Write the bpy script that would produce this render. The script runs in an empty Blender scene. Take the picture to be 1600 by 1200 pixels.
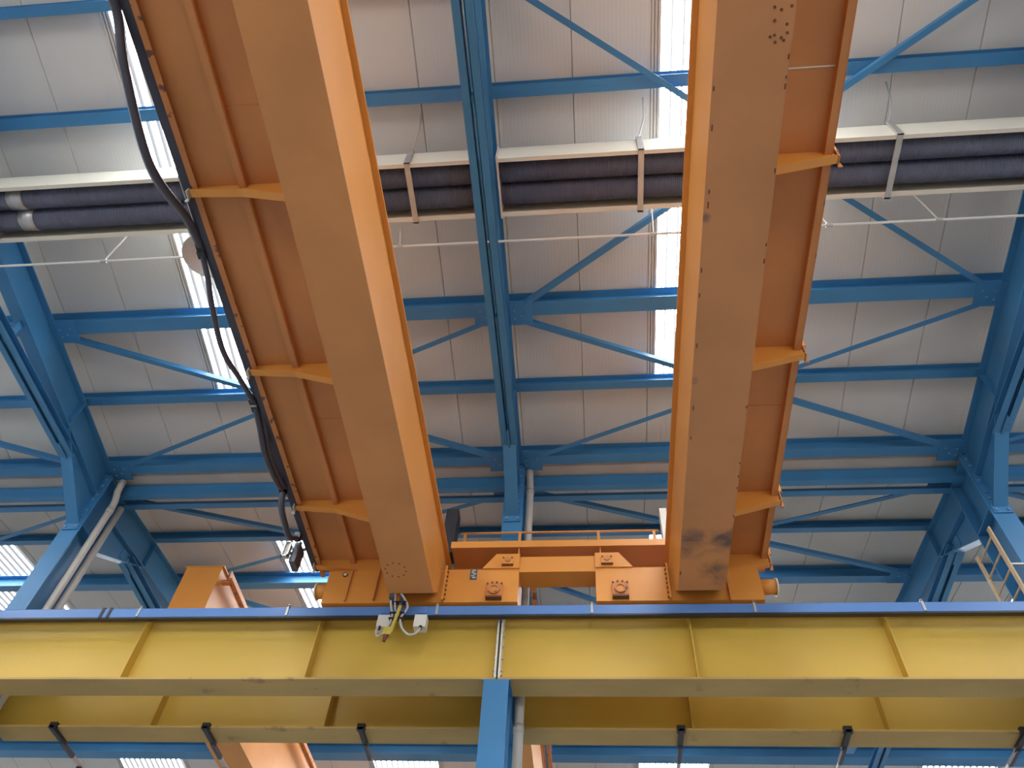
import bpy, bmesh, math, random
from mathutils import Vector, Matrix
random.seed(7)
scene = bpy.context.scene
C = scene.collection

# ------------------------------------------------------------------ camera, world, exposure
E = 1.6                                    # eye height; heights below are given above the eye
cam_d = bpy.data.cameras.new('camera')
cam_d.sensor_width = 36.0
cam_d.lens = 27.809
cam_d.clip_end = 300
cam = bpy.data.objects.new('camera', cam_d)
R3 = Matrix(((0.995483, 0.033285, 0.088918), (0.079363, -0.805774, -0.586881), (0.052114, 0.591286, -0.804776)))
cam.matrix_world = Matrix.Translation((0, 0, E)) @ R3.to_4x4()
C.objects.link(cam)
scene.camera = cam

world = bpy.data.worlds.new('sky')
scene.world = world
world.use_nodes = True
nt = world.node_tree
bg = nt.nodes['Background']
sky = nt.nodes.new('ShaderNodeTexSky')
sky.sky_type = 'HOSEK_WILKIE'
sky.turbidity = 5.0
sky.sun_direction = (-0.35, -0.35, 0.87)
nt.links.new(sky.outputs[0], bg.inputs[0])
bg.inputs[1].default_value = 1.0

scene.view_settings.view_transform = 'Standard'
scene.view_settings.look = 'None'
scene.view_settings.gamma = 1.0
scene.view_settings.use_curve_mapping = False
scene.view_settings.exposure = 0.46
scene.cycles.max_bounces = 5
scene.cycles.diffuse_bounces = 4
scene.cycles.glossy_bounces = 2
SKYLIGHT = 14.0                              # luminance of the daylit rooflight sheets
FRONT_FILL = 2.5                           # glow of the added, unseen window band that brightens camera-facing steel

# ------------------------------------------------------------------ materials
MATS = {}
def mat(name, col, rough=0.5, metal=0.0, var=0.12, nscale=1.5, bump=0.0, bscale=40.0, stretch=(1, 1, 1), spec=0.5):
    m = bpy.data.materials.new(name); m.use_nodes = True
    n = m.node_tree.nodes; l = m.node_tree.links
    b = n['Principled BSDF']
    b.inputs['Roughness'].default_value = rough
    b.inputs['Metallic'].default_value = metal
    b.inputs['Specular IOR Level'].default_value = spec
    tc = n.new('ShaderNodeTexCoord')
    mp = n.new('ShaderNodeMapping'); mp.inputs['Scale'].default_value = stretch
    l.new(tc.outputs['Object'], mp.inputs['Vector'])
    nz = n.new('ShaderNodeTexNoise'); nz.inputs['Scale'].default_value = nscale; nz.inputs['Detail'].default_value = 5
    l.new(mp.outputs[0], nz.inputs['Vector'])
    cr = n.new('ShaderNodeValToRGB')
    cr.color_ramp.elements[0].position = 0.3; cr.color_ramp.elements[1].position = 0.7
    cr.color_ramp.elements[0].color = tuple(c * (1 - var) for c in col) + (1,)
    cr.color_ramp.elements[1].color = tuple(min(1, c * (1 + var * 0.6)) for c in col) + (1,)
    l.new(nz.outputs['Fac'], cr.inputs['Fac'])
    l.new(cr.outputs[0], b.inputs['Base Color'])
    if bump:
        n2 = n.new('ShaderNodeTexNoise'); n2.inputs['Scale'].default_value = bscale; n2.inputs['Detail'].default_value = 3
        l.new(mp.outputs[0], n2.inputs['Vector'])
        bp = n.new('ShaderNodeBump'); bp.inputs['Strength'].default_value = bump; bp.inputs['Distance'].default_value = 0.01
        l.new(n2.outputs['Fac'], bp.inputs['Height']); l.new(bp.outputs[0], b.inputs['Normal'])
    MATS[name] = m
    return m

def wave_bump(m, direction, scale, strength, dist=0.01):
    n = m.node_tree.nodes; l = m.node_tree.links
    b = n['Principled BSDF']
    tc = n.new('ShaderNodeTexCoord')
    w = n.new('ShaderNodeTexWave'); w.wave_type = 'BANDS'; w.bands_direction = direction
    w.inputs['Scale'].default_value = scale; w.inputs['Distortion'].default_value = 0
    l.new(tc.outputs['Object'], w.inputs['Vector'])
    bp = n.new('ShaderNodeBump'); bp.inputs['Strength'].default_value = strength; bp.inputs['Distance'].default_value = dist
    l.new(w.outputs['Fac'], bp.inputs['Height']); l.new(bp.outputs[0], b.inputs['Normal'])

def blotches(m, spots, colour, thresh=0.5, scale=9.0):
    """dirt with a shape of its own around given places (object space of the mesh)"""
    n = m.node_tree.nodes; l = m.node_tree.links
    b = n['Principled BSDF']
    src = b.inputs['Base Color'].links[0].from_socket
    tc = n.new('ShaderNodeTexCoord')
    acc = None
    for (p, r) in spots:
        d = n.new('ShaderNodeVectorMath'); d.operation = 'DISTANCE'; d.inputs[1].default_value = p
        l.new(tc.outputs['Object'], d.inputs[0])
        mr = n.new('ShaderNodeMapRange'); mr.inputs[1].default_value = r; mr.inputs[2].default_value = r * 0.2
        l.new(d.outputs['Value'], mr.inputs[0])
        if acc is None: acc = mr.outputs[0]
        else:
            a = n.new('ShaderNodeMath'); a.operation = 'MAXIMUM'; l.new(acc, a.inputs[0]); l.new(mr.outputs[0], a.inputs[1]); acc = a.outputs[0]
    nz = n.new('ShaderNodeTexNoise'); nz.inputs['Scale'].default_value = scale; nz.inputs['Detail'].default_value = 8; nz.inputs['Distortion'].default_value = 0.5
    l.new(tc.outputs['Object'], nz.inputs['Vector'])
    mu = n.new('ShaderNodeMath'); mu.operation = 'MULTIPLY'; l.new(acc, mu.inputs[0]); l.new(nz.outputs['Fac'], mu.inputs[1])
    mr = n.new('ShaderNodeMapRange'); mr.inputs[1].default_value = thresh * 0.55; mr.inputs[2].default_value = thresh * 1.25
    l.new(mu.outputs[0], mr.inputs[0])
    mx = n.new('ShaderNodeMix'); mx.data_type = 'RGBA'
    l.new(mr.outputs[0], mx.inputs[0]); l.new(src, mx.inputs[6]); mx.inputs[7].default_value = colour + (1,)
    l.new(mx.outputs[2], b.inputs['Base Color'])

ORANGE = (0.71, 0.290, 0.053)
mat('orange', ORANGE, 0.42, var=0.10, nscale=0.9)
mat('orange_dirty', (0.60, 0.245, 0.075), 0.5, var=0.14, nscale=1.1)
mat('orange_worn', (0.58, 0.225, 0.07), 0.55, var=0.2, nscale=2.0)
mat('yellow', (0.63, 0.415, 0.068), 0.45, var=0.12, nscale=0.8, stretch=(0.5, 1, 1))
mat('yellow_dusty', (0.50, 0.335, 0.11), 0.6, var=0.22, nscale=1.3, stretch=(0.4, 1, 1))
mat('blue', (0.046, 0.208, 0.43), 0.42, var=0.12, nscale=1.2)
mat('blue_bar', (0.10, 0.22, 0.50), 0.35, var=0.08, nscale=1.0)
mat('panel', (0.60, 0.61, 0.59), 0.7, var=0.06, nscale=0.35, stretch=(1, 0.3, 1), spec=0.2)
wave_bump(MATS['panel'], 'X', 6.4, 0.10, 0.01)
mat('gutter', (0.66, 0.62, 0.56), 0.6, var=0.1)
mat('trim_white', (0.62, 0.60, 0.56), 0.5, var=0.06)
mat('backing', (0.30, 0.28, 0.26), 0.9)
mat('cream', (0.72, 0.70, 0.60), 0.45, var=0.05)
mat('tube_black', (0.115, 0.125, 0.19), 0.5, var=0.15, nscale=3)
wave_bump(MATS['tube_black'], 'X', 14.0, 0.7, 0.02)
mat('silver', (0.55, 0.55, 0.56), 0.35, metal=0.7, var=0.12, nscale=12)
mat('galv', (0.52, 0.52, 0.50), 0.42, metal=0.45, var=0.1, nscale=6)
mat('pipe_grey', (0.52, 0.50, 0.46), 0.45, var=0.08)
mat('pipe_white', (0.70, 0.69, 0.66), 0.4, var=0.05)
mat('black', (0.020, 0.021, 0.028), 0.45, var=0.2, nscale=4)
mat('cable_grey', (0.50, 0.50, 0.50), 0.5, var=0.06)
mat('cable_dark', (0.055, 0.055, 0.075), 0.42, var=0.1)
mat('ladder_metal', (0.50, 0.36, 0.20), 0.5, var=0.15, nscale=5)
mat('yellow_stick', (0.55, 0.45, 0.08), 0.5)
mat('box_white', (0.66, 0.64, 0.58), 0.5, var=0.06)
mat('lamp_grey', (0.58, 0.60, 0.62), 0.4, var=0.06)
mat('red_dark', (0.16, 0.03, 0.02), 0.5)
mat('bolt_dark', (0.16, 0.055, 0.02), 0.5)
mat('bolt_blue', (0.25, 0.38, 0.52), 0.35, metal=0.4)
mat('plate_dark', (0.10, 0.11, 0.14), 0.35, metal=0.3)
mat('concrete', (0.26, 0.265, 0.27), 0.7, var=0.15, nscale=0.5, bump=0.1)
mat('wall', (0.58, 0.58, 0.57), 0.7, var=0.06, nscale=0.4)

def chips(m, scale, thresh, colour, width=0.04):
    n = m.node_tree.nodes; l = m.node_tree.links
    b = n['Principled BSDF']; src = b.inputs['Base Color'].links[0].from_socket
    tc = n.new('ShaderNodeTexCoord')
    nz = n.new('ShaderNodeTexNoise'); nz.inputs['Scale'].default_value = scale; nz.inputs['Detail'].default_value = 6
    l.new(tc.outputs['Object'], nz.inputs['Vector'])
    mr = n.new('ShaderNodeMapRange'); mr.inputs[1].default_value = thresh; mr.inputs[2].default_value = thresh + width
    l.new(nz.outputs['Fac'], mr.inputs[0])
    mx = n.new('ShaderNodeMix'); mx.data_type = 'RGBA'
    l.new(mr.outputs[0], mx.inputs[0]); l.new(src, mx.inputs[6]); mx.inputs[7].default_value = colour + (1,)
    l.new(mx.outputs[2], b.inputs['Base Color'])
chips(MATS['orange_worn'], 9.0, 0.60, (0.16, 0.07, 0.05))
chips(MATS['yellow_dusty'], 3.0, 0.62, (0.28, 0.18, 0.07), 0.12)

def light_sheet(name, strength, col):
    m = bpy.data.materials.new(name); m.use_nodes = True
    n = m.node_tree.nodes; l = m.node_tree.links
    b = n['Principled BSDF']
    b.inputs['Base Color'].default_value = (0.10, 0.11, 0.12, 1)
    b.inputs['Roughness'].default_value = 0.4
    g = n.new('ShaderNodeNewGeometry')
    sx = n.new('ShaderNodeSeparateXYZ'); l.new(g.outputs['True Normal'], sx.inputs[0])
    ab = n.new('ShaderNodeMath'); ab.operation = 'ABSOLUTE'; l.new(sx.outputs[2], ab.inputs[0])
    pw = n.new('ShaderNodeMath'); pw.operation = 'POWER'; pw.inputs[1].default_value = 6.0; l.new(ab.outputs[0], pw.inputs[0])
    mr = n.new('ShaderNodeMapRange'); mr.inputs[3].default_value = strength * 0.008; mr.inputs[4].default_value = strength  # steep flanks glow less: shading of the corrugation put into the emission
    l.new(pw.outputs[0], mr.inputs[0])
    b.inputs['Emission Color'].default_value = col + (1,)
    l.new(mr.outputs[0], b.inputs['Emission Strength'])
    MATS[name] = m
light_sheet('rooflight', SKYLIGHT, (0.97, 0.985, 1.0))
def fill_glow(name, strength, col):
    m = bpy.data.materials.new(name); m.use_nodes = True
    b = m.node_tree.nodes['Principled BSDF']
    b.inputs['Base Color'].default_value = (0.7, 0.75, 0.8, 1)
    b.inputs['Emission Color'].default_value = col + (1,)
    b.inputs['Emission Strength'].default_value = strength
    MATS[name] = m
fill_glow('window_fill', FRONT_FILL, (0.97, 0.985, 1.0))

# ------------------------------------------------------------------ mesh builder
class MB:
    def __init__(s): s.v = []; s.f = []
    def add(s, vs, fs):
        o = len(s.v); s.v += [(x, y, z + E) for x, y, z in vs]; s.f += [tuple(i + o for i in f) for f in fs]; return s
    def box(s, x0, x1, y0, y1, z0, z1):
        return s.add([(x0, y0, z0), (x1, y0, z0), (x1, y1, z0), (x0, y1, z0), (x0, y0, z1), (x1, y0, z1), (x1, y1, z1), (x0, y1, z1)],
                     [(0, 3, 2, 1), (4, 5, 6, 7), (0, 1, 5, 4), (1, 2, 6, 5), (2, 3, 7, 6), (3, 0, 4, 7)])
    def prism(s, poly, axis, a0, a1):
        """poly in the two other axes: 'x' -> (y,z), 'y' -> (x,z), 'z' -> (x,y)"""
        n = len(poly)
        def p(q, a):
            return (a, q[0], q[1]) if axis == 'x' else (q[0], a, q[1]) if axis == 'y' else (q[0], q[1], a)
        vs = [p(q, a0) for q in poly] + [p(q, a1) for q in poly]
        fs = [tuple(range(n))[::-1], tuple(range(n, 2 * n))] + [(i, (i + 1) % n, n + (i + 1) % n, n + i) for i in range(n)]
        return s.add(vs, fs)
    def bar(s, p0, p1, w, h, up=(0, 0, 1)):
        """rectangular bar along p0-p1; w sideways, h along up, centred"""
        p0 = Vector(p0); p1 = Vector(p1); d = (p1 - p0).normalized()
        side = d.cross(Vector(up)).normalized(); u = side.cross(d).normalized()
        vs = []
        for p in (p0, p1):
            for a, b in ((-1, -1), (1, -1), (1, 1), (-1, 1)):
                vs.append(tuple(p + side * a * w / 2 + u * b * h / 2))
        return s.add(vs, [(3, 2, 1, 0), (4, 5, 6, 7), (0, 1, 5, 4), (1, 2, 6, 5), (2, 3, 7, 6), (3, 0, 4, 7)])
    def tube(s, pts, r, n=10, cap=True):
        pts = [Vector(p) for p in pts]; rings = []; vs = []; fs = []
        prev = None
        for i, p in enumerate(pts):
            d = (pts[min(i + 1, len(pts) - 1)] - pts[max(i - 1, 0)]).normalized()
            if prev is None:
                ref = Vector((0, 0, 1)) if abs(d.z) < 0.9 else Vector((1, 0, 0))
                a = d.cross(ref).normalized()
            else:
                a = (prev - d * prev.dot(d)).normalized()
            prev = a; b = d.cross(a)
            rr = r[i] if isinstance(r, (list, tuple)) else r
            for k in range(n):
                t = 2 * math.pi * k / n
                vs.append(tuple(p + (a * math.cos(t) + b * math.sin(t)) * rr))
        m = len(pts)
        for i in range(m - 1):
            for k in range(n):
                fs.append((i * n + k, i * n + (k + 1) % n, (i + 1) * n + (k + 1) % n, (i + 1) * n + k))
        if cap:
            fs.append(tuple(range(n))[::-1]); fs.append(tuple((m - 1) * n + k for k in range(n)))
        return s.add(vs, fs)
    def ring(s, c, axis, r0, r1, h, n=20):
        """annular disc (washer) with thickness h along axis, starting at c"""
        vs = []; c = Vector(c)
        A = {'x': (Vector((0, 1, 0)), Vector((0, 0, 1)), Vector((1, 0, 0))), 'y': (Vector((1, 0, 0)), Vector((0, 0, 1)), Vector((0, 1, 0))),
             'z': (Vector((1, 0, 0)), Vector((0, 1, 0)), Vector((0, 0, 1)))}[axis]
        for hh in (0, h):
            for r in (r0, r1):
                for k in range(n):
                    t = 2 * math.pi * k / n
                    vs.append(tuple(c + A[0] * r * math.cos(t) + A[1] * r * math.sin(t) + A[2] * hh))
        fs = []
        for k in range(n):
            j = (k + 1) % n
            fs += [(k, j, n + j, n + k), (2 * n + k, 3 * n + k, 3 * n + j, 2 * n + j), (n + k, n + j, 3 * n + j, 3 * n + k), (k, 2 * n + k, 2 * n + j, j)]
        return s.add(vs, fs)
    def build(s, name, material, parent=None, smooth=False):
        me = bpy.data.meshes.new(name)
        if parent is not None:
            w = wloc(parent); o = w
        else:
            xs = [v[0] for v in s.v]; ys = [v[1] for v in s.v]; zs = [v[2] for v in s.v]
            o = Vector(((min(xs) + max(xs)) / 2, (min(ys) + max(ys)) / 2, min(zs)))
        me.from_pydata([(v[0] - o.x, v[1] - o.y, v[2] - o.z) for v in s.v], [], s.f)
        bm = bmesh.new(); bm.from_mesh(me); bmesh.ops.recalc_face_normals(bm, faces=bm.faces); bm.to_mesh(me); bm.free()
        if smooth:
            me.shade_smooth()
            for e in me.polygons:
                if len(e.vertices) > 4: e.use_smooth = False
        ob = bpy.data.objects.new(name, me); C.objects.link(ob)
        me.materials.append(MATS[material])
        if parent is not None: ob.parent = parent; WL[ob.name] = w
        else: ob.location = o; WL[ob.name] = o
        return ob
WL = {}
def wloc(o): return WL[o.name]
def tag(o, label, cat, group=None):
    o['label'] = label; o['category'] = cat
    if group: o['group'] = group
    return o
def thing(name, label, cat, loc, group=None):
    o = bpy.data.objects.new(name, None); C.objects.link(o)
    o.empty_display_size = 0.2
    p = Vector((loc[0], loc[1], loc[2] + E)); o.location = p; WL[o.name] = p
    return tag(o, label, cat, group)
def struct(o): o['kind'] = 'structure'; return o
def copy_part(o, parent, dx=0, dy=0, dz=0):
    c = o.copy(); C.objects.link(c); c.parent = parent
    c.location = o.location + Vector((dx, dy, dz)); WL[c.name] = WL[o.name] + Vector((dx, dy, dz))
    return c

# ------------------------------------------------------------------ building grid
PITCH = 0.982                        # roof panel width
BAY = 7 * PITCH                      # frame spacing
XF = [-1.10 - BAY, -1.10, -1.10 + BAY]
VAL = 8.75; HALF = 9.25
RIDGE0 = VAL - HALF; RIDGE1 = VAL + HALF
S = 0.117
ZV = 10.69 - S * VAL                 # underside of the panels at the valley
def rf(y):                           # underside of roof panels, main bay and next bay
    if y < RIDGE0 - 1e-9: return rf(2 * RIDGE0 - y)
    if y <= VAL: return 10.69 - S * y
    if y <= RIDGE1 + 1e-9: return ZV + S * (y - VAL)
    return rf(2 * RIDGE1 - y)
X0, X1 = -21 * PITCH, 19 * PITCH
YA, YB = 2 * RIDGE0 - VAL, VAL + 2 * HALF     # -9.75 .. 27.25

# floor and walls
struct(MB().box(X0 - 1, X1 + 1, YA - 1, YB + 1, -E - 0.2, -E).build('floor', 'concrete'))
def wall(name, x0, x1, y0, y1): return struct(MB().box(x0, x1, y0, y1, -E, 10.9).build(name, 'wall'))
wall('wall_left', X0 - 0.25, X0, YA, YB)
wall('wall_right', X1, X1 + 0.25, YA, YB)
wall('wall_back', X0, X1, YB, YB + 0.25)
wf = wall('wall_front', X0, X1, YA - 0.25, YA)
# window band added out of view behind the camera, glowing as frontal fill light
wn = 0
for k in range(5):
    cx = -1.1 + (k - 2) * BAY
    wn += 1
    fr = MB()
    a, b, z0, z1 = cx - 2.9, cx + 2.9, 1.2, 5.2
    for i in range(4):
        x = a + (b - a) * i / 3; fr.box(x - 0.04, x + 0.04, YA, YA + 0.1, z0, z1)
    fr.box(a, b, YA, YA + 0.1, z0 - 0.06, z0 + 0.03).box(a, b, YA, YA + 0.1, z1 - 0.03, z1 + 0.06)
    w = struct(fr.build('window_%d' % (20 + wn), 'trim_white'))
    for i in range(3):
        xa = a + (b - a) * i / 3 + 0.04; xb = a + (b - a) * (i + 1) / 3 - 0.04
        MB().box(xa, xb, YA + 0.02, YA + 0.05, z0 + 0.03, z1 - 0.03).build('pane', 'window_fill', w)

# ------------------------------------------------------------------ roof: backing, panels, rooflights
bk = MB()
for (a, b) in ((YA, RIDGE0), (RIDGE0, VAL), (VAL, RIDGE1), (RIDGE1, YB)):
    bk.add([(X0, a, rf(a) + 0.09), (X1, a, rf(a) + 0.09), (X1, b, rf(b) + 0.09), (X0, b, rf(b) + 0.09),
            (X0, a, rf(a) + 0.13), (X1, a, rf(a) + 0.13), (X1, b, rf(b) + 0.13), (X0, b, rf(b) + 0.13)],
           [(0, 3, 2, 1), (4, 5, 6, 7), (0, 1, 5, 4), (1, 2, 6, 5), (2, 3, 7, 6), (3, 0, 4, 7)])
ceiling = struct(bk.build('ceiling', 'backing'))
def panel_mb(a, b):
    g = 0.003; m = MB()
    x0, x1 = g, PITCH - g; c = 0.007
    # shallow chamfer on the long edges so that every joint reads
    prof = [(x0, 0.08), (x0, c), (x0 + c, 0.0), (x1 - c, 0.0), (x1, c), (x1, 0.08)]
    n = len(prof); vs = [(x, a, z + rf(a)) for x, z in prof] + [(x, b, z + rf(b)) for x, z in prof]
    fs = [tuple(range(n)), tuple(range(2 * n - 1, n - 1, -1))] + [(i, (i + 1) % n, n + (i + 1) % n, n + i) for i in range(n)]
    return m.add(vs, fs)
def is_sky(k): return k % 7 in (1, 2)
SLOPES = [(VAL, RIDGE0, 7.12, 0.35), (VAL, RIDGE1, 17.5 - 7.12, 17.15), (YB, RIDGE1, YB - 1.63, 18.85), (YA, RIDGE0, YA + 1.63, -1.35)]
protos = {}
for si, (va, ri, s0, s1) in enumerate(SLOPES):
    e = 0.02 if ri < va else -0.02
    kinds = {'full': (va - 10 * e * 0, ri), 'low': (va, s0), 'high': (s1, ri)}
    for k in range(-21, 19):
        for kind in (('low', 'high') if is_sky(k) else ('full',)):
            a, b = sorted(kinds[kind])
            key = (si, kind)
            if key not in protos:
                protos[key] = (panel_mb(a + 0.003, b - 0.003).build('roof_panel', 'panel', ceiling), 0)
                protos[key][0].location.x += k * PITCH; protos[key] = (protos[key][0], k)
            else:
                o, k0 = protos[key]; copy_part(o, ceiling, (k - k0) * PITCH)
wi = 0
def corrugated(x0, x1, a, b):
    m = MB(); p = 0.15; n = int(round((x1 - x0) / p)); p = (x1 - x0) / n
    prof = []
    for i in range(n):
        x = x0 + i * p
        prof += [(x, 0.02), (x + p * 0.42, 0.02), (x + p * 0.62, 0.075), (x + p * 0.80, 0.075)]
    prof.append((x1, 0.02))
    vs = [(x, a, z + rf(a)) for x, z in prof] + [(x, b, z + rf(b)) for x, z in prof]; q = len(prof)
    return m.add(vs, [(i, i + 1, q + i + 1, q + i) for i in range(q - 1)])
for si, (va, ri, s0, s1) in enumerate(SLOPES):
    a, b = sorted((s0, s1))
    for k0 in (-20, -13, -6, 1, 8, 15):
        xa, xb = k0 * PITCH, (k0 + 2) * PITCH
        wi += 1
        fl = MB()                                     # flashings left and right, stepped
        for sgn, x in ((1, xa), (-1, xb)):
            for j, (u, wd, dz) in enumerate(((0.0, 0.025, -0.012), (0.045, 0.02, -0.006), (0.085, 0.03, 0.0))):
                xx0, xx1 = sorted((x + sgn * u, x + sgn * (u + wd)))
                fl.add([(xx0, a, rf(a) + dz), (xx1, a, rf(a) + dz), (xx1, b, rf(b) + dz), (xx0, b, rf(b) + dz),
                        (xx0, a, rf(a) + 0.08), (xx1, a, rf(a) + 0.08), (xx1, b, rf(b) + 0.08), (xx0, b, rf(b) + 0.08)],
                       [(0, 3, 2, 1), (4, 5, 6, 7), (0, 1, 5, 4), (1, 2, 6, 5), (2, 3, 7, 6), (3, 0, 4, 7)])
            xx0, xx1 = sorted((x, x + sgn * 0.115))
            fl.add([(xx0, a, rf(a) + 0.03), (xx1, a, rf(a) + 0.03), (xx1, b, rf(b) + 0.03), (xx0, b, rf(b) + 0.03)], [(0, 1, 2, 3)])
        w = struct(fl.build('window_%d' % (wi + 40), 'trim_white'))
        corrugated(xa + 0.115, xb - 0.115, a, b).build('pane', 'rooflight', w)

# valley gutter strip between the two roofs
g = MB().prism([(8.50, ZV + 0.005), (8.60, ZV - 0.16), (8.90, ZV - 0.16), (9.00, ZV + 0.005), (9.00, ZV + 0.015), (8.50, ZV + 0.015)], 'x', X0, X1)
tag(g.build('valley_gutter', 'gutter'), 'long beige valley gutter above the deep blue eave beam', 'gutter')

# ------------------------------------------------------------------ purlins, eave beam
XPA, XPB = X0 + 0.1, X1 - 0.1
def ibeam_x(m, yc, w, zt, h, slope=0.0, t=0.012):
    """I section running along x, sheared to the roof slope"""
    def z(y, d): return zt - d + slope * (y - yc)
    for d0, d1 in ((0, t), (h - t, h)):
        y0, y1 = yc - w / 2, yc + w / 2
        m.prism([(y0, z(y0, d1)), (y1, z(y1, d1)), (y1, z(y1, d0)), (y0, z(y0, d0))], 'x', XPA, XPB)
    m.box(XPA, XPB, yc - 0.005, yc + 0.005, zt - h, zt)
    return m
def purlin(y, w, h, label):
    sl = -S if (RIDGE0 < y < VAL or y > RIDGE1) else S
    o = ibeam_x(MB(), y, w, rf(y) - 0.012 - 0.5 * w * S, h, sl).build('roof_purlin', 'blue')
    tag(o, label, 'purlin', 'blue purlins under the roof panels')
purlin(1.57, 0.12, 0.15, 'topmost blue roof purlin, at the upper left corner')
purlin(2.87, 0.15, 0.16, 'blue roof purlin just above the twin black heater tubes')
purlin(5.78, 0.21, 0.26, 'broad blue strut purlin with brace gussets, below the heater tubes')
purlin(7.14, 0.13, 0.16, 'blue roof purlin at the lower end of the white rooflights')
purlin(8.39, 0.16, 0.26, 'broad blue strut purlin just above the beige valley strip')
tag(MB().box(XPA, XPB, 9.05, 9.17, 9.285, 9.34).build('roof_strut', 'blue'), 'thin blue strut just below the deep eave beam', 'strut')
purlin(10.36, 0.13, 0.16, 'dark blue purlin of the next bay behind the orange handrail')
purlin(11.72, 0.21, 0.26, 'blue strut purlin of the next bay level with the orange end carriage')
purlin(13.20, 0.13, 0.15, 'blue next-bay purlin just above the conductor bar')
purlin(19.0, 0.30, 0.30, 'blue purlin under the far yellow beam above the bright far rooflights')
purlin(21.6, 0.15, 0.16, 'blue purlin crossing the bright far rooflights at the bottom edge')
eb = MB()
eb.box(XPA, XPB, 8.76, 8.772, 9.23, 9.44).box(XPA, XPB, 8.755, 8.87, 9.215, 9.23).box(XPA, XPB, 8.755, 8.87, 9.44, 9.455)
tag(eb.build('eave_beam', 'blue'), 'deep dark blue eave beam running along the roof valley', 'beam')

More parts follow.
